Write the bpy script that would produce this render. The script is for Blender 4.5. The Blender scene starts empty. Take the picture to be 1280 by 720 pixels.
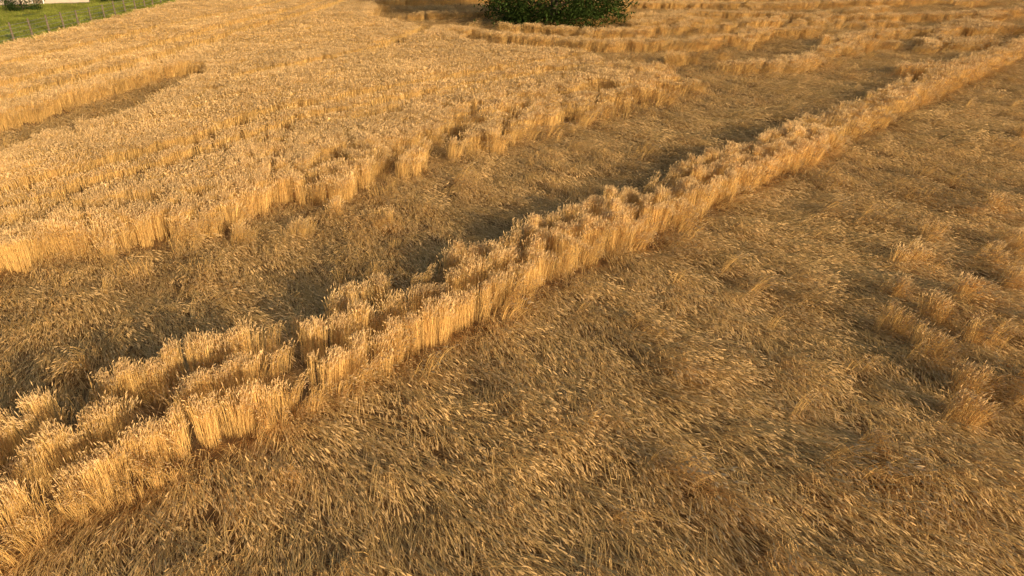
import bpy, math, random
import numpy as np
from mathutils import Vector, noise as mn
random.seed(7); rng=np.random.default_rng(7)
scene=bpy.context.scene
R2=math.sqrt(2)

# ---------------------------------------------------------------- helpers
def nz(x,y,f,o=0.0):
    return mn.noise(Vector((x*f+o,y*f-o*0.7,o*1.3)))
def ground_z(x,y):
    d=math.hypot(x,y)
    return 0.05*nz(x,y,0.35,3.1)+0.10*nz(x,y,0.06,9.0)*min(1,d/30.)
def new_mat(name):
    m=bpy.data.materials.new(name); m.use_nodes=True
    nt=m.node_tree; nt.nodes.clear(); return m,nt
def N(nt,t,**k):
    n=nt.nodes.new(t)
    for a,b in k.items(): setattr(n,a,b)
    return n
def mesh_obj(name,verts,faces,mat=None,link=True,parent=None):
    me=bpy.data.meshes.new(name); me.from_pydata([tuple(v) for v in verts],[],faces); me.update()
    ob=bpy.data.objects.new(name,me)
    if mat: me.materials.append(mat)
    if link: scene.collection.objects.link(ob)
    if parent: ob.parent=parent
    return ob

# ---------------------------------------------------------------- materials
def plant_mat(name,transl=0.25,lo=0.75,hi=1.2,bignoise=0.0):
    m,nt=new_mat(name)
    out=N(nt,'ShaderNodeOutputMaterial')
    att=N(nt,'ShaderNodeAttribute',attribute_name='col')
    oi=N(nt,'ShaderNodeObjectInfo')
    mr=N(nt,'ShaderNodeMapRange'); mr.inputs[3].default_value=lo; mr.inputs[4].default_value=hi
    nt.links.new(oi.outputs['Random'],mr.inputs[0])
    geo=N(nt,'ShaderNodeNewGeometry')
    nzn=N(nt,'ShaderNodeTexNoise'); nzn.inputs['Scale'].default_value=0.35; nzn.inputs['Detail'].default_value=1
    nt.links.new(geo.outputs['Position'],nzn.inputs['Vector'])
    mr2=N(nt,'ShaderNodeMapRange'); mr2.inputs[1].default_value=0.3; mr2.inputs[2].default_value=0.7
    mr2.inputs[3].default_value=1-bignoise; mr2.inputs[4].default_value=1+bignoise
    nt.links.new(nzn.outputs['Fac'],mr2.inputs[0])
    mul=N(nt,'ShaderNodeMath',operation='MULTIPLY')
    nt.links.new(mr.outputs[0],mul.inputs[0]); nt.links.new(mr2.outputs[0],mul.inputs[1])
    sc=N(nt,'ShaderNodeVectorMath',operation='SCALE')
    nt.links.new(att.outputs['Color'],sc.inputs[0]); nt.links.new(mul.outputs[0],sc.inputs['Scale'])
    bs=N(nt,'ShaderNodeBsdfDiffuse')
    nt.links.new(sc.outputs[0],bs.inputs['Color'])
    if transl>0:
        tr=N(nt,'ShaderNodeBsdfTranslucent'); mx=N(nt,'ShaderNodeMixShader'); mx.inputs[0].default_value=transl
        nt.links.new(sc.outputs[0],tr.inputs['Color'])
        nt.links.new(bs.outputs[0],mx.inputs[1]); nt.links.new(tr.outputs[0],mx.inputs[2])
        nt.links.new(mx.outputs[0],out.inputs[0])
    else: nt.links.new(bs.outputs[0],out.inputs[0])
    return m
wheat_mat=plant_mat('ripe_wheat',0.0,0.88,1.10,0.10)
grass_mat=plant_mat('grass_blades',0.3,0.7,1.25,0.3)
leaf_mat=plant_mat('tree_leaves',0.3,1,1,0.15)

def noise_mat(name,c1,c2,scale,detail=8,rough=0.9,bump=0.4,bscale=None,stretch=None):
    m,nt=new_mat(name)
    out=N(nt,'ShaderNodeOutputMaterial'); geo=N(nt,'ShaderNodeNewGeometry')
    n1=N(nt,'ShaderNodeTexNoise'); n1.inputs['Scale'].default_value=scale; n1.inputs['Detail'].default_value=detail
    n1.inputs['Roughness'].default_value=0.7
    src=geo.outputs['Position']
    if stretch:
        mp=N(nt,'ShaderNodeMapping'); mp.inputs['Rotation'].default_value=(0,0,stretch[0]); mp.inputs['Scale'].default_value=stretch[1]
        nt.links.new(src,mp.inputs['Vector']); src=mp.outputs[0]
    nt.links.new(src,n1.inputs['Vector'])
    cr=N(nt,'ShaderNodeValToRGB'); cr.color_ramp.elements[0].position=0.35; cr.color_ramp.elements[1].position=0.68
    cr.color_ramp.elements[0].color=(*c1,1); cr.color_ramp.elements[1].color=(*c2,1)
    nt.links.new(n1.outputs['Fac'],cr.inputs[0])
    bs=N(nt,'ShaderNodeBsdfPrincipled'); bs.inputs['Roughness'].default_value=rough
    bs.inputs['Specular IOR Level'].default_value=0.2
    nt.links.new(cr.outputs[0],bs.inputs['Base Color'])
    n2=N(nt,'ShaderNodeTexNoise'); n2.inputs['Scale'].default_value=bscale or scale*3; n2.inputs['Detail'].default_value=6
    nt.links.new(src,n2.inputs['Vector'])
    bp=N(nt,'ShaderNodeBump'); bp.inputs['Strength'].default_value=bump; bp.inputs['Distance'].default_value=0.05
    nt.links.new(n2.outputs['Fac'],bp.inputs['Height']); nt.links.new(bp.outputs[0],bs.inputs['Normal'])
    nt.links.new(bs.outputs[0],out.inputs[0])
    return m
ground_mat=noise_mat('straw_covered_soil',(0.14,0.08,0.03),(0.36,0.22,0.085),5.0,detail=4,stretch=(math.radians(45),(2.5,0.6,1)))
meadow_mat=noise_mat('meadow_turf',(0.08,0.12,0.02),(0.18,0.21,0.04),1.2)
bark_mat=noise_mat('bark',(0.05,0.035,0.025),(0.14,0.10,0.07),6,stretch=(0,(4,4,0.7)))
wood_mat=noise_mat('weathered_wood',(0.10,0.075,0.05),(0.26,0.2,0.14),8,stretch=(0,(6,6,0.6)))
wall_mat=noise_mat('rendered_wall',(0.42,0.34,0.27),(0.50,0.42,0.34),1.5,bump=0.1)
roof_mat=noise_mat('roof_tiles',(0.16,0.06,0.035),(0.30,0.12,0.07),5)
glass_mat=noise_mat('window_glass',(0.03,0.04,0.05),(0.05,0.06,0.07),1,rough=0.1,bump=0)
frame_mat=noise_mat('painted_frame',(0.7,0.7,0.68),(0.8,0.8,0.78),3,rough=0.5,bump=0.05)
metal_mat=noise_mat('fence_wire',(0.2,0.2,0.2),(0.32,0.31,0.3),10,rough=0.5,bump=0)

# ---------------------------------------------------------------- plant tuft meshes
class Buf:
    def __init__(s): s.v=[];s.f=[];s.c=[]
    def add(s,vs,fs,col):
        b=len(s.v); s.v+=vs; s.f+=[tuple(i+b for i in f) for f in fs]; s.c+=[col]*len(vs)
    def obj(s,name,mat,link=False):
        ob=mesh_obj(name,s.v,s.f,mat,link=link)
        a=ob.data.attributes.new('col','FLOAT_COLOR','POINT')
        a.data.foreach_set('color',np.array([(*c,1) for c in s.c],dtype=np.float32).ravel())
        return ob
def ribbon(buf,pts,w,col,az,taper=False):
    side=Vector((math.cos(az),math.sin(az),0)); vs=[]
    n=len(pts)
    for i,p in enumerate(pts):
        ww=w*(1-0.85*i/(n-1)) if taper else w
        vs+= [tuple(p-side*ww/2),tuple(p+side*ww/2)]
    buf.add(vs,[(2*i,2*i+1,2*i+3,2*i+2) for i in range(n-1)],col)
def spindle(buf,p,t,L,r,col,awns=2):
    t=t.normalized(); a=t.cross(Vector((0.3,0.2,1)) if abs(t.z)<0.9 else Vector((1,0,0))).normalized(); b=t.cross(a)
    rings=[(0,0.5),(0.3,1.0),(0.75,0.85)]; vs=[]
    for (q,rr) in rings:
        c=p+t*L*q
        for k in range(3):
            an=k*math.pi*2/3
            vs.append(tuple(c+(a*math.cos(an)+b*math.sin(an))*r*rr))
    vs.append(tuple(p+t*L))
    fs=[]
    for i in range(2):
        for k in range(3):
            fs.append((3*i+k,3*i+(k+1)%3,3*i+3+(k+1)%3,3*i+3+k))
    fs+=[(6,7,9),(7,8,9),(8,6,9)]
    buf.add(vs,fs,col)
    for k in range(awns):
        an=random.uniform(0,6.28); d=(t+ (a*math.cos(an)+b*math.sin(an))*0.25).normalized()
        q=p+t*L*random.uniform(0.5,0.95); s=a*0.002
        buf.add([tuple(q-s),tuple(q+s),tuple(q+d*random.uniform(0.03,0.06))],[(0,1,2)],tuple(x*1.05 for x in col))
def wheat_tuft(name,lv,radius,nst):
    TH=[(2,12,8),(8,28,12),(20,52,14),(38,80,16),(58,96,14),(72,99,16)][lv]
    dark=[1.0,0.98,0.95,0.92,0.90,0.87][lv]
    buf=Buf()
    nb=4 if lv>=2 else 9
    bun=[(radius*math.sqrt(random.random()),random.uniform(0,6.283),random.gauss(0,TH[2]),random.gauss(0,5)) for _ in range(nb)]
    for i in range(nst):
        B=bun[i%nb]
        if lv>=2:
            c=Vector((B[0]*math.cos(B[1]),B[0]*math.sin(B[1]),0)); p=c+Vector((random.gauss(0,radius*.28),random.gauss(0,radius*.28),0))
            baz=B[2]; dth=B[3]
        else:
            r=radius*math.sqrt(random.random()); a=random.uniform(0,6.283); p=Vector((r*math.cos(a),r*math.sin(a),0)); baz=0; dth=0
        th0=math.radians(max(0,random.gauss(TH[0]+dth,3+lv*.6))); th1=math.radians(random.gauss(TH[1]+dth,5+lv))
        az=math.radians(baz+random.gauss(0,8 if lv>=2 else TH[2]*4))
        L=random.gauss(0.80,0.035 if lv==0 else 0.055)
        lift=0 if lv<4 else random.uniform(0,0.12)
        pts=[p.copy()]; n=3 if lv<2 else 5; tang=None
        for k in range(n):
            u=(k+0.5)/n; th=th0+(th1-th0)*(u**1.4 if lv<3 else min(1,u*1.5)**0.8)
            tang=Vector((math.sin(th)*math.cos(az),math.sin(th)*math.sin(az),math.cos(th)))
            q=pts[-1]+tang*L/n
            if q.z<0.03: q.z=0.03+random.random()*0.04
            pts.append(q)
        if lift: pts=[q+Vector((0,0,lift*min(1,k/2))) for k,q in enumerate(pts)]
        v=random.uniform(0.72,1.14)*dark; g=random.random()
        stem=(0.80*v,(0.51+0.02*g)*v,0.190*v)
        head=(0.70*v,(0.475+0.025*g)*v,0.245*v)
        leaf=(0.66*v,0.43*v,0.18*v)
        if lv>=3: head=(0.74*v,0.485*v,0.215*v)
        ribbon(buf,pts,0.0075,stem,random.uniform(0,3.14))
        if random.random()<0.6:
            k=random.choice([1,2]); s=pts[k]; la=az+random.uniform(-2.6,2.6) if lv<3 else az+random.uniform(-0.6,0.6)
            d=Vector((math.cos(la),math.sin(la),0)); ll=random.uniform(0.10,0.20)
            lp=[s, s+d*ll*0.5+Vector((0,0,ll*0.3)), s+d*ll*1.0+Vector((0,0,-ll*0.1))]
            for q in lp: q.z=max(q.z,0.02)
            ribbon(buf,lp,0.012,leaf,la+1.57,True)
        hd=(tang+Vector((math.cos(az),math.sin(az),-0.6))*random.uniform(0.0,1.4 if lv==0 else 0.6)).normalized()
        spindle(buf,pts[-1],hd,random.uniform(0.08,0.105),0.0110 if lv<3 else 0.0088,head,1)
    return buf.obj(name,wheat_mat)
wcol=bpy.data.collections.new('wheat_tufts')      # instance library of crop tufts
NV=5
for lv in range(6):
    for k in range(NV):
        wcol.objects.link(wheat_tuft('wheat_tuft_%02d'%(lv*NV+k),lv,0.22,36 if lv==0 else 30))
def grass_tuft(name):
    buf=Buf()
    for i in range(45):
        r=0.28*math.sqrt(random.random()); a=random.uniform(0,6.28); p=Vector((r*math.cos(a),r*math.sin(a),0))
        az=random.uniform(0,6.28); d=Vector((math.cos(az),math.sin(az),0)); h=random.uniform(0.08,0.2)
        v=random.uniform(0.7,1.25); c=(0.27*v,0.30*v,0.05*v) if random.random()<0.8 else (0.38*v,0.34*v,0.10*v)
        ribbon(buf,[p,p+d*h*0.15+Vector((0,0,h*0.6)),p+d*h*0.5+Vector((0,0,h))],0.02,c,az+1.57,True)
    return buf.obj(name,grass_mat)
gcol=bpy.data.collections.new('grass_tufts')
for k in range(4): gcol.objects.link(grass_tuft('grass_tuft_%d'%k))

# ---------------------------------------------------------------- scatter through geometry nodes
def scatter(name,pos,rot,scl,idx,col):
    me=bpy.data.meshes.new(name); me.vertices.add(len(pos)); me.vertices.foreach_set('co',np.array(pos,dtype=np.float32).ravel())
    for nm,dt,arr,key in (('rot','FLOAT_VECTOR',rot,'vector'),('scl','FLOAT_VECTOR',scl,'vector'),('idx','INT',idx,'value')):
        a=me.attributes.new(nm,dt,'POINT'); a.data.foreach_set(key,np.array(arr,dtype=np.int32 if dt=='INT' else np.float32).ravel())
    me.update(); ob=bpy.data.objects.new(name,me); scene.collection.objects.link(ob)
    ng=bpy.data.node_groups.new(name+'_scatter','GeometryNodeTree')
    ng.interface.new_socket('Geometry',in_out='INPUT',socket_type='NodeSocketGeometry')
    ng.interface.new_socket('Geometry',in_out='OUTPUT',socket_type='NodeSocketGeometry')
    gi=ng.nodes.new('NodeGroupInput'); go=ng.nodes.new('NodeGroupOutput')
    ip=ng.nodes.new('GeometryNodeInstanceOnPoints'); ci=ng.nodes.new('GeometryNodeCollectionInfo')
    ci.inputs['Collection'].default_value=col; ci.inputs['Separate Children'].default_value=True; ci.inputs['Reset Children'].default_value=True
    ip.inputs['Pick Instance'].default_value=True
    def na(n,t):
        q=ng.nodes.new('GeometryNodeInputNamedAttribute'); q.data_type=t; q.inputs['Name'].default_value=n
        return [o for o in q.outputs if o.enabled and o.name=='Attribute'][0]
    e=ng.nodes.new('FunctionNodeEulerToRotation')
    ng.links.new(na('rot','FLOAT_VECTOR'),e.inputs[0]); ng.links.new(e.outputs[0],ip.inputs['Rotation'])
    ng.links.new(na('scl','FLOAT_VECTOR'),ip.inputs['Scale']); ng.links.new(na('idx','INT'),ip.inputs['Instance Index'])
    ng.links.new(gi.outputs[0],ip.inputs['Points']); ng.links.new(ci.outputs[0],ip.inputs['Instance'])
    ng.links.new(ip.outputs[0],go.inputs[0])
    md=ob.modifiers.new('scatter','NODES'); md.node_group=ng
    return ob

# ---------------------------------------------------------------- crop map (metres; camera stands at 0,0)
def seg_dist(x,y,pl):
    best=1e9
    for (ax,ay),(bx,by) in zip(pl[:-1],pl[1:]):
        dx,dy=bx-ax,by-ay; t=((x-ax)*dx+(y-ay)*dy)/(dx*dx+dy*dy); t=max(0,min(1,t))
        d=math.hypot(x-ax-t*dx,y-ay-t*dy)
        if d<best: best=d
    return best
def poly_sd(x,y,P):
    ins=False; n=len(P)
    for i in range(n):
        x1,y1=P[i]; x2,y2=P[(i+1)%n]
        if (y1>y)!=(y2>y) and x<(x2-x1)*(y-y1)/(y2-y1)+x1: ins=not ins
    d=seg_dist(x,y,P+[P[0]])
    return d if ins else -d
STAND=[(-26,-3),(-14,9),(-10.4,12.4),(-9.7,13.5),(-8.7,14.0),(-7.6,15.1),(-6.7,15.8),(-5.4,16.9),(-4.2,18.2),(-3.2,19.1),(-2,21.0),(0,23.1),
 (1.8,25.6),(3.9,27.8),(6.6,30.0),(8.6,32.3),(8.0,34.0),(6.1,36.1),(4.4,39.9),(2.8,41.8),(-2,45.3),(-4.5,51.6),(-12,62),(-14,76),(-14,125),(-90,125),(-90,-3)]
TRENCH=[(-15.6,19),(-15.6,22.5),(-14.9,24.5),(-14.4,27.5),(-15.1,35.5),(-16.6,38),(-18.2,36.5),(-18.2,32),(-18.8,27.1),(-19.4,24.5),(-21,19)]
TRAMS=[([(-24,5),(-13.6,16.4),(-10.3,22),(-9.2,26),(-3,33.5),(3.6,40)],0.50),
       ([(-22.4,5),(-12.0,16.0),(-8.6,22),(-7.6,25),(-1.6,31.9),(5,37.8)],0.44),
       ([(-22,15),(-20.7,28.3),(-20.0,34.9),(-19.2,51.6),(-17.8,68.7),(-17,110)],0.62),
       ([(-24.4,15),(-23.1,28.3),(-22.4,34.9),(-21.6,51.6),(-20.2,68.7),(-19.4,110)],0.62),
       ([(-13,34),(-8,44),(-6,56)],0.5),([(-27,30),(-26,50),(-24,75),(-23,110)],0.6)]
HOLES=[([(-11.6,14.6),(-10.2,15.9),(-9.0,16.6)],0.34),([(-8.2,16.6),(-7.4,16.9)],0.26),([(-6.3,18.6),(-5.2,20.2)],0.3),([(-3.8,21.2),(-1.2,24.6)],0.45),
       ([(-2.0,24.6),(0.4,27.0)],0.4),([(0.6,28.6),(4.4,31.6)],0.55),([(-5.5,25.2),(-4.4,26.6)],0.4),([(-7.9,19.8),(-7.2,20.4)],0.25)]
STRIPS=[([(-5.5,54),(-3.8,52.9),(0,48.8),(5.9,45.6),(10,46),(13.4,47.4),(18.5,52)],0.7),
        ([(-1,56),(6,52),(12,54),(15,60)],0.5),
        ([(10,57),(15.9,66),(28,62),(39,64.5),(50,70)],0.9),
        ([(14,54),(20,58),(30,57)],0.5),
        ([(20.7,46.9),(25,51),(32,54),(38,60)],0.6),
        ([(8,75),(25,74),(45,80),(60,90)],1.1),([(10,82),(28,84),(60,99)],1.6),
        ([(-12,80),(5,88),(20,94),(50,104)],2.2),
        ([(16,40),(21,45),(24,46)],0.35),
        ([(26,45),(34,57),(52,74)],0.4)]
BLOBS=[(8.7,13.9,.35),(7.9,11.3,.4),(9.0,12.1,.35),(7.1,10.2,.35),(7.2,9.0,.3),(10.6,13.9,.4),(10.3,12.7,.4),(7.6,12.3,.25),(9.6,10.9,.35),(7.0,11.0,.3),(8.2,10.4,.25),(6.6,8.3,.25),(9.9,15.2,.3),
       (-3.2,16.1,.28),(-5.1,15.3,.25),(-7.6,15.0,.35),(-9.0,14.0,.3),(-6.4,15.0,.2),(-4.6,16.6,.3),(11.5,14.5,.4),(8.4,9.2,.25),(14.5,18,.3),(17,20.5,.3),(12.5,17,.2),(18,24,.3)]
# tramline rows: across-distance as a function of the along-distance
def rowpos(r,s):
    sp=0.68 if s>10 else 0.68+0.20*min(1,(10-s)/5)
    if s>24: sp-=0.20*min(1,(s-24)/12)
    return 9.38+0.05*math.sin(s*0.8)+ (0.15 if s>24 else 0)*min(1,(s-24)/12) + (r-1)*sp
def crop(x,y):
    """returns lean 0 = upright ... 5 = flat, signed distance to standing crop, bare flag"""
    wx=x+0.36*nz(x,y,0.8,5)+0.30*nz(x,y,2.4,8); wy=y+0.36*nz(x,y,0.8,15)+0.30*nz(x,y,2.4,18)
    t=(wy-wx)/R2; s=(wx+wy)/R2; bare=False
    tt=(y-x)/R2; ss=(x+y)/R2
    sd=poly_sd(wx,wy,STAND)
    if sd>-1.5 and x>-14 and t<24:      # notched front edge: bunches with dark gaps
        notch=max(0,mn.noise(Vector((ss*0.95,tt*0.35,4)))+0.05)*4.4+max(0,mn.noise(Vector((ss*2.6,tt*0.5,9)))-0.02)*3.2
        if sd<2.6: sd-=notch*max(0.0,1-sd/2.8)
    if t<22 and s>8.5 and sd>0.2:
        fr=mn.noise(Vector((ss*0.65,tt*0.9,31)))+0.55*mn.noise(Vector((ss*1.8,tt*1.9,37)))
        sd=min(sd,(0.04+0.07*(t-16)-fr)*2.2)
    elif sd>0:
        sd=min(sd,(0.80-nz(x,y,0.5,31)-0.5*nz(x,y,1.5,37))*2)
    if sd>-.3 and y<34:
        for pl,w in HOLES: sd=min(sd,(seg_dist(wx,wy,pl)-w)*1.5)
    if x<-13 and y<40: sd=min(sd,-poly_sd(wx,wy,TRENCH))
    if sd>-0.5:
        for pl,w in TRAMS:
            d=seg_dist(wx*.3+x*.7,wy*.3+y*.7,pl)+0.35*max(0,nz(x,y,0.4,44))
            if d<w: bare=True
    # wheel tracks between the ridge rows stay empty, crop there is planted separately
    if rowpos(0,ss)-0.12<tt<rowpos(2,ss)+0.15 and ss<62: bare=True; sd=max(sd,0)
    if y>36 and x>-14 and sd<0.3:
        frag=nz(x,y,0.9,51)+0.55*nz(x,y,2.1,57)
        for pl,w in STRIPS:
            d=seg_dist(wx,wy,pl); sd=max(sd,min(w-d,(0.30-frag)*1.5))
        st=mn.noise(Vector(((x*.95+y*.3)*0.11,(y*.95-x*.3)*0.42,21)))+0.4*nz(x,y,0.5,23)
        sd=max(sd,(st-0.42)*2.2)
    if sd>0.26: lean=0.1+0.5*max(0,nz(x,y,1.1,61))
    elif sd>-0.34: lean=0.4+(0.26-sd)/0.60*3.0
    else: lean=4.4
    if sd<=-0.2:
        a=mn.noise(Vector((ss*1.0,tt*0.30,2))); b=mn.noise(Vector((ss*2.6,tt*0.7,7)))
        lean=max(lean,4.4)-2.5*max(0,a-0.12)-2.5*max(0,b-0.12)
    return lean,sd,bare and sd>-0.3

pos=[];rot=[];scl=[];idx=[]
def edge_x(y):   # field/meadow boundary
    return -31.1-0.10*(y-43) if y>43 else -31.1+0.05*(43-y)
def flow(px,py): return math.radians(-56)+0.75*nz(px,py,0.18,71)+0.45*nz(px,py,0.6,75)
def put(px,py,lean,sd,xy,h=1.0,az=None):
    lv=int(max(0,min(5,round(lean+rng.normal(0,0.3)))))
    if lean<0.8 and lv>0: lv=0 if rng.random()<0.85 else 1
    if az is None: az=flow(px,py)
    az+=rng.normal(0,0.14)
    hs=0.87*h*(1.0+0.07*nz(px,py,1.2,81)+rng.normal(0,0.018))
    if 0.4>sd>-0.4: hs+=0.22*nz(px,py,2.2,83)
    if lv>=3:      # heaped and sunken locks in the lodged mat
        ss=(px+py)/R2; tt=(py-px)/R2
        rel=1.05+1.2*mn.noise(Vector((ss*1.5,tt*0.45,91)))+0.9*mn.noise(Vector((ss*3.6,tt*1.3,95)))
        hs*=max(0.5,rel)*(1+0.15*(xy-1))
    pos.append((px,py,ground_z(px,py)-0.02)); rot.append((rng.normal(0,.03),rng.normal(0,.03),az))
    scl.append((xy*rng.uniform(.92,1.08),xy*rng.uniform(.9,1.15),hs))
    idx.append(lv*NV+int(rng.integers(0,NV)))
def band(y0,y1,sp,xy,kf=3,fs=0.6):
    y=y0
    while y<y1:
        hw=0.79*y+(4 if y<30 else 6)
        x=-hw
        while x<hw:
            px=x+rng.uniform(-.5,.5)*sp; py=y+rng.uniform(-.5,.5)*sp; x+=sp
            if px<edge_x(py)+0.3*nz(px,py,0.8,3): continue
            lean,sd,bare=crop(px,py)
            if -0.35<sd<1.0 and not (bare and sd==0):      # finer planting where the crop stands at an edge
                for k in range(kf):
                    qx=px+rng.uniform(-.5,.5)*sp; qy=py+rng.uniform(-.5,.5)*sp
                    l2,s2,b2=crop(qx,qy)
                    if not b2: put(qx,qy,l2,s2,xy*fs)
            elif not bare: put(px,py,lean,sd,xy)
        y+=sp
band(2.5,24,0.30,0.95)
band(24,45,0.42,1.35)
band(45,112,0.62,1.95,5,0.46)
# ridge rows of upright bunches
s=-4.0
while s<66:
    for r in range(3):
        far=s>24
        t0=rowpos(r,s)
        q=mn.noise(Vector((s*1.15,r*5.3,5)))+0.6*mn.noise(Vector((s*2.7,r*3.7,9)))
        thr=(0.36,0.26,0.22)[r] if s<10 else (0.48,0.36,0.36)[r]
        gap=q>thr
        if abs(s-9.75-0.3*(1-r))<0.20 or abs(s-29.8)<0.5: gap=True
        slit=mn.noise(Vector((s*4.2,r*6.1,41)))>0.18       # narrow splits between bunches
        bunch=0.12*mn.noise(Vector((s*1.9,r*4.1,13)))+0.10*mn.noise(Vector((s*4.4,r*4.1,15)))
        wid=0.08
        for k in range(2 if not far else 1):
            tj=t0+bunch+rng.normal(0,wid); sj=s+rng.uniform(-.06,.06)
            x=(sj-tj)/R2; y=(sj+tj)/R2
            if gap:
                if rng.random()<0.4: put(x,y,rng.uniform(1.8,4.0),-1,0.5)
                continue
            if slit and rng.random()<0.85: continue
            fr=(t0+bunch-tj)/wid              # + = near side of the row
            lean=0.15+0.9*max(0,mn.noise(Vector((s*3.1,r*7,2)))) if fr<0.7 else 0.8
            if r==0 and fr>0.1: lean=0.6+0.6*max(0,fr-0.3)+3.6*max(0,mn.noise(Vector((s*1.8,3,1)))-0.08)
            if q>thr-0.15: lean+=0.9
            put(x,y,lean,1,0.44 if not far else 0.66, h=0.97+0.40*mn.noise(Vector((s*1.6,r*2.9,17)))+0.30*mn.noise(Vector((s*4.4,r*2.9,19))),
                az=flow(x,y)+0.9*mn.noise(Vector((s*1.7,r*3.3,77))))
    s+=0.072 if s<24 else 0.11
# bunches slumped off the near side of the ridge
s=-3.0
while s<50:
    if mn.noise(Vector((s*1.1,4.4,66)))>0.0:
        for j in range(3):
            tj=rowpos(0,s)-rng.uniform(.1,.5); sj=s+rng.normal(0,.1); put((sj-tj)/R2,(sj+tj)/R2,rng.uniform(1.5,3.3),1,0.5,h=rng.uniform(.7,.95))
    s+=0.22
# leftover semi-upright bunches
for bx,by,r in BLOBS:
    for k in range(int(6+26*r)):
        a=rng.uniform(0,6.28); d=abs(rng.normal(0,r*.6)); x=bx+math.cos(a)*d+rng.normal(0,.1); y=by+math.sin(a)*d*1.4
        put(x,y,1.0+1.6*d/r+rng.normal(0,.4),1,0.46,h=rng.uniform(.6,.9))
for k in range(650):
    x=rng.uniform(-12,32); y=rng.uniform(5,46); l,sd,b=crop(x,y)
    if sd<-0.4 and nz(x,y,0.45,99)>0.08:
        for j in range(3): put(x+rng.normal(0,.12),y+rng.normal(0,.12),rng.uniform(2.0,3.4),1,0.5,h=rng.uniform(.6,.85))
wheat=scatter('wheat_crop',pos,rot,scl,idx,wcol)
print('tufts',len(pos))

# meadow grass
pos=[];rot=[];scl=[];idx=[]
y=36
while y<112:
    x=edge_x(y)-24
    while x<edge_x(y):
        px=x+rng.uniform(-.25,.25); py=y+rng.uniform(-.25,.25); x+=0.5
        if nz(px,py,0.5,4)>0.45: continue
        pos.append((px,py,ground_z(px,py))); rot.append((0,0,rng.uniform(0,6.28))); k=rng.uniform(.7,1.3)*(1+0.5*max(0,1.2-(edge_x(py)-px)))
        scl.append((1.4,1.4,k)); idx.append(int(rng.integers(0,4)))
    y+=0.5
scatter('meadow_grass',pos,rot,scl,idx,gcol)

# ---------------------------------------------------------------- ground sheets
def axis(lo,hi,step,far):
    a=list(np.arange(lo,hi+1e-6,step)); d=step; x=hi; pos_=[]
    while x<far: d*=1.35; x+=d; pos_.append(x)
    d=step; x=lo; neg=[]
    while x>-far: d*=1.35; x-=d; neg.append(x)
    return neg[::-1]+a+pos_
xs=axis(-60,60,1.0,3500); ys=axis(-10,115,1.0,3500)
V=[(x,y,ground_z(x,y) if math.hypot(x,y)<160 else 0.0) for y in ys for x in xs]
nx=len(xs)
Fc=[(j*nx+i,j*nx+i+1,(j+1)*nx+i+1,(j+1)*nx+i) for j in range(len(ys)-1) for i in range(nx-1)]
gr=mesh_obj('ground',V,Fc,ground_mat)
V=[];Fc=[];yy=list(np.arange(20,140,1.0)); nn=40
for y in yy:
    for i in range(nn+1):
        x=edge_x(y)-i*1.0; V.append((x,y,ground_z(x,y)+0.03))
for j in range(len(yy)-1):
    for i in range(nn):
        a=j*(nn+1)+i; Fc.append((a+1,a,a+nn+1,a+nn+2))
mesh_obj('meadow',V,Fc,meadow_mat)

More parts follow.
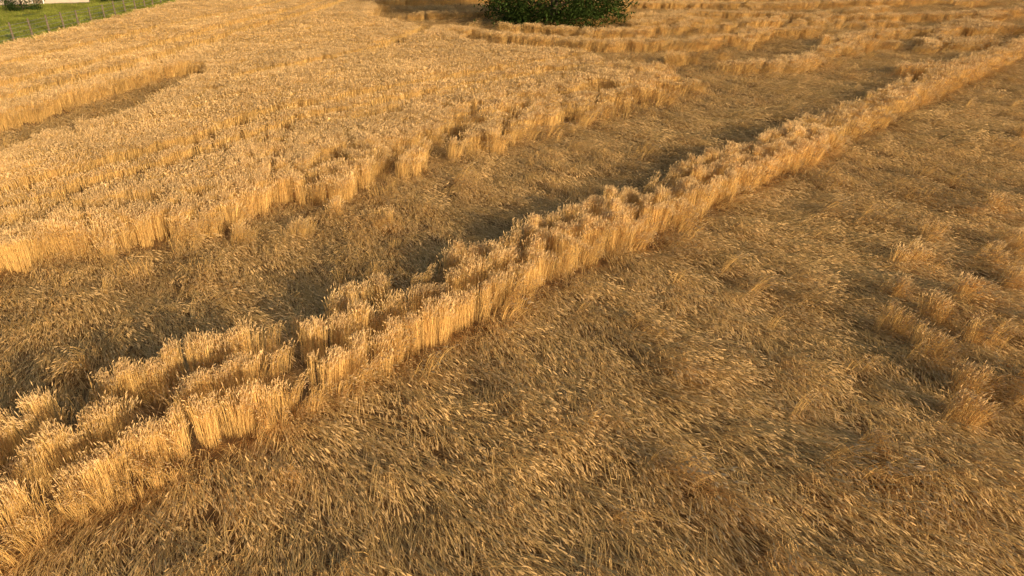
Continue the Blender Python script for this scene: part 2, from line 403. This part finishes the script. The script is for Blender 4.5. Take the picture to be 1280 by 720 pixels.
# ---------------------------------------------------------------- tree
def tube(V,F,pts,rad,n=8):
    b=len(V)
    for i,p in enumerate(pts):
        t=(pts[min(i+1,len(pts)-1)]-pts[max(i-1,0)]).normalized()
        a=t.cross(Vector((0.1,1,0.1))).normalized(); c=t.cross(a)
        for k in range(n):
            an=2*math.pi*k/n; V.append(p+(a*math.cos(an)+c*math.sin(an))*rad[i])
    for i in range(len(pts)-1):
        for k in range(n):
            F.append((b+i*n+k,b+i*n+(k+1)%n,b+(i+1)*n+(k+1)%n,b+(i+1)*n+k))
def make_tree(name,loc,rx,H,base,nclump,leafs,lsize,col,nl=9):
    root=bpy.data.objects.new(name,None); scene.collection.objects.link(root); root.location=loc
    V=[];F=[]
    tr=[Vector((0,0,-0.1)),Vector((0.1,0,H*0.15)),Vector((-.1,.1,H*.35)),Vector((.15,0,H*.6)),Vector((0,0,H*.85))]
    tube(V,F,tr,[.04*H,.033*H,.026*H,.016*H,.006*H],10)
    for i in range(nl):
        z=H*random.uniform(.1,.6); a=i*2.4+random.random(); L=rx*random.uniform(.6,.95)
        p=[Vector((0,0,z))]
        for k in range(1,5):
            u=k/4; p.append(Vector((math.cos(a+.3*u)*L*u,math.sin(a+.3*u)*L*u,z+H*.22*u-(0.12*H*u*u))))
        tube(V,F,p,[.014*H,.011*H,.008*H,.005*H,.002*H],6)
    mesh_obj('trunk',V,F,bark_mat,parent=root)
    buf=Buf()
    for c in range(nclump):
        while True:
            a=random.uniform(0,6.283); hh=random.random()**1.25
            z=base+(H-base)*hh
            prof=max(0.0,1-abs(hh-0.30)**2*(1.9 if hh>0.3 else 3.0))
            lob=1+0.10*math.sin(3*a+1)+0.08*math.sin(5*a+z)
            rr=rx*prof*lob*(random.uniform(.25,1)**.5)
            if rr>0.1: break
        cpos=Vector((math.cos(a)*rr,math.sin(a)*rr,z))
        cr=random.uniform(.35,.75)*rx/6; sh=random.uniform(.6,1.3)
        for l in range(leafs):
            q=cpos+Vector((random.gauss(0,cr),random.gauss(0,cr),random.gauss(0,cr*.8)-random.random()*.15))
            if q.z<0.05: q.z=random.uniform(.05,.4)
            s=lsize*random.uniform(.6,1.3)
            u=Vector((random.gauss(0,1),random.gauss(0,1),random.gauss(0,.6))).normalized(); w=u.cross(Vector((random.random(),random.random(),1))).normalized()
            v=random.uniform(.75,1.25)*sh; cc=(col[0]*v,col[1]*v,col[2]*v)
            buf.add([tuple(q-u*s),tuple(q-w*s*.45),tuple(q+u*s),tuple(q+w*s*.45)],[(0,1,2,3)],cc)
    lf=buf.obj('crown',leaf_mat,link=True); lf.parent=root
    return root
make_tree('broadleaf_tree',(3.4,61.0,0),6.3,9.5,0.2,620,75,0.15,(0.055,0.088,0.022),14)
make_tree('garden_bush',(-48.3,73,0),1.9,2.4,0.1,80,60,0.09,(0.05,0.085,0.025),6)
make_tree('garden_bush',(-45.5,84,0),1.4,1.8,0.1,50,50,0.08,(0.07,0.10,0.03),6)

# ---------------------------------------------------------------- fence
fence=bpy.data.objects.new('wire_fence',None); scene.collection.objects.link(fence)
def box(V,F,c,d):
    b=len(V); x,y,z=c; a,bb,h=d
    for sx,sy,sz in ((-1,-1,-1),(1,-1,-1),(1,1,-1),(-1,1,-1),(-1,-1,1),(1,-1,1),(1,1,1),(-1,1,1)):
        V.append(Vector((x+sx*a/2,y+sy*bb/2,z+sz*h/2)))
    F+= [(b,b+3,b+2,b+1),(b+4,b+5,b+6,b+7),(b,b+1,b+5,b+4),(b+1,b+2,b+6,b+5),(b+2,b+3,b+7,b+6),(b+3,b,b+4,b+7)]
V=[];F=[];tops=[]
def fx(y): return -34.2-0.125*(y-47)
y=40
while y<112:
    x=fx(y)+random.uniform(-.05,.05); h=random.uniform(1.15,1.3); tl=random.uniform(-.04,.04)
    tube(V,F,[Vector((x,y,-.1)),Vector((x+tl*.5,y,h*.5)),Vector((x+tl,y,h))],[.075,.07,.06],8)
    b=len(V); V.append(Vector((x+tl,y,h+.02))); F+=[(b-8+k,b-8+(k+1)%8,b) for k in range(8)]
    tops.append((x,y)); y+=2.6
mesh_obj('posts',V,F,wood_mat,parent=fence)
V=[];F=[]
for h in (.3,.6,.9,1.12):
    tube(V,F,[Vector((x+.07,y,h)) for x,y in tops],[.010]*len(tops),4)
mesh_obj('wires',V,F,metal_mat,parent=fence)

# ---------------------------------------------------------------- house
house=bpy.data.objects.new('rendered_house',None); scene.collection.objects.link(house); house.location=(-54,83,0); house.rotation_euler=(0,0,math.radians(28))
def part(n,boxes,mat):
    V=[];F=[]
    for c,d in boxes: box(V,F,c,d)
    return mesh_obj(n,V,F,mat,parent=house)
part('walls',[((0,0,1.5),(12,8,3.2))],wall_mat)
part('plinth',[((0,0,.05),(12.1,8.1,.2))],noise_mat('plinth',(.2,.18,.16),(.3,.27,.24),4))
V=[Vector(p) for p in ((-6.5,-4.6,3.05),(6.5,-4.6,3.05),(6.5,4.6,3.05),(-6.5,4.6,3.05),(-6.5,0,6),(6.5,0,6))]
mesh_obj('roof',V,[(0,1,5,4),(2,3,4,5),(0,4,3),(1,2,5),(0,3,2,1)],roof_mat,parent=house)
wf=[];wg=[]
for x in (-4,-1.5,3.8):
    wf.append(((x,-4.03,1.7),(1.3,.08,1.3))); wg.append(((x,-4.05,1.7),(1.1,.1,1.1)))
wf.append(((1.2,-4.03,1.2),(1.1,.08,2.1))); 
for y_ in (-1.8,1.8): wf.append(((6.03,y_,1.7),(.08,1.3,1.3))); wg.append(((6.05,y_,1.7),(.1,1.1,1.1)))
part('frames',wf,frame_mat); part('windows',wg,glass_mat)
part('door',[((1.2,-4.06,1.15),(.9,.1,1.95))],wood_mat)

# ---------------------------------------------------------------- light
az=math.radians(141); el=math.radians(14.5)
w=bpy.data.worlds.new('World'); scene.world=w; w.use_nodes=True
nt=w.node_tree; bg=nt.nodes['Background']; sky=nt.nodes.new('ShaderNodeTexSky'); sky.sky_type='NISHITA'
sky.sun_disc=False; sky.sun_elevation=el; sky.sun_rotation=az; sky.dust_density=4.0
nt.links.new(sky.outputs[0],bg.inputs[0]); bg.inputs[1].default_value=0.15
sl=bpy.data.lights.new('sun','SUN'); sl.energy=5.0; sl.angle=math.radians(0.5); sl.color=(1.0,0.77,0.47)
so=bpy.data.objects.new('sun',sl); scene.collection.objects.link(so)
sd_=Vector((math.sin(az)*math.cos(el),math.cos(az)*math.cos(el),math.sin(el)))
so.rotation_euler=sd_.to_track_quat('Z','Y').to_euler(); so.location=(20,-20,20)

# ---------------------------------------------------------------- camera
cd=bpy.data.cameras.new('camera'); cam=bpy.data.objects.new('camera',cd); scene.collection.objects.link(cam)
cam.location=(0,0,6.5); cam.rotation_euler=(math.radians(90-27),0,0)
cd.sensor_width=36; cd.lens=36*860/1280; cd.clip_end=8000; cd.clip_start=0.1
scene.camera=cam
scene.view_settings.view_transform='Standard'; scene.view_settings.look='None'; scene.view_settings.exposure=0
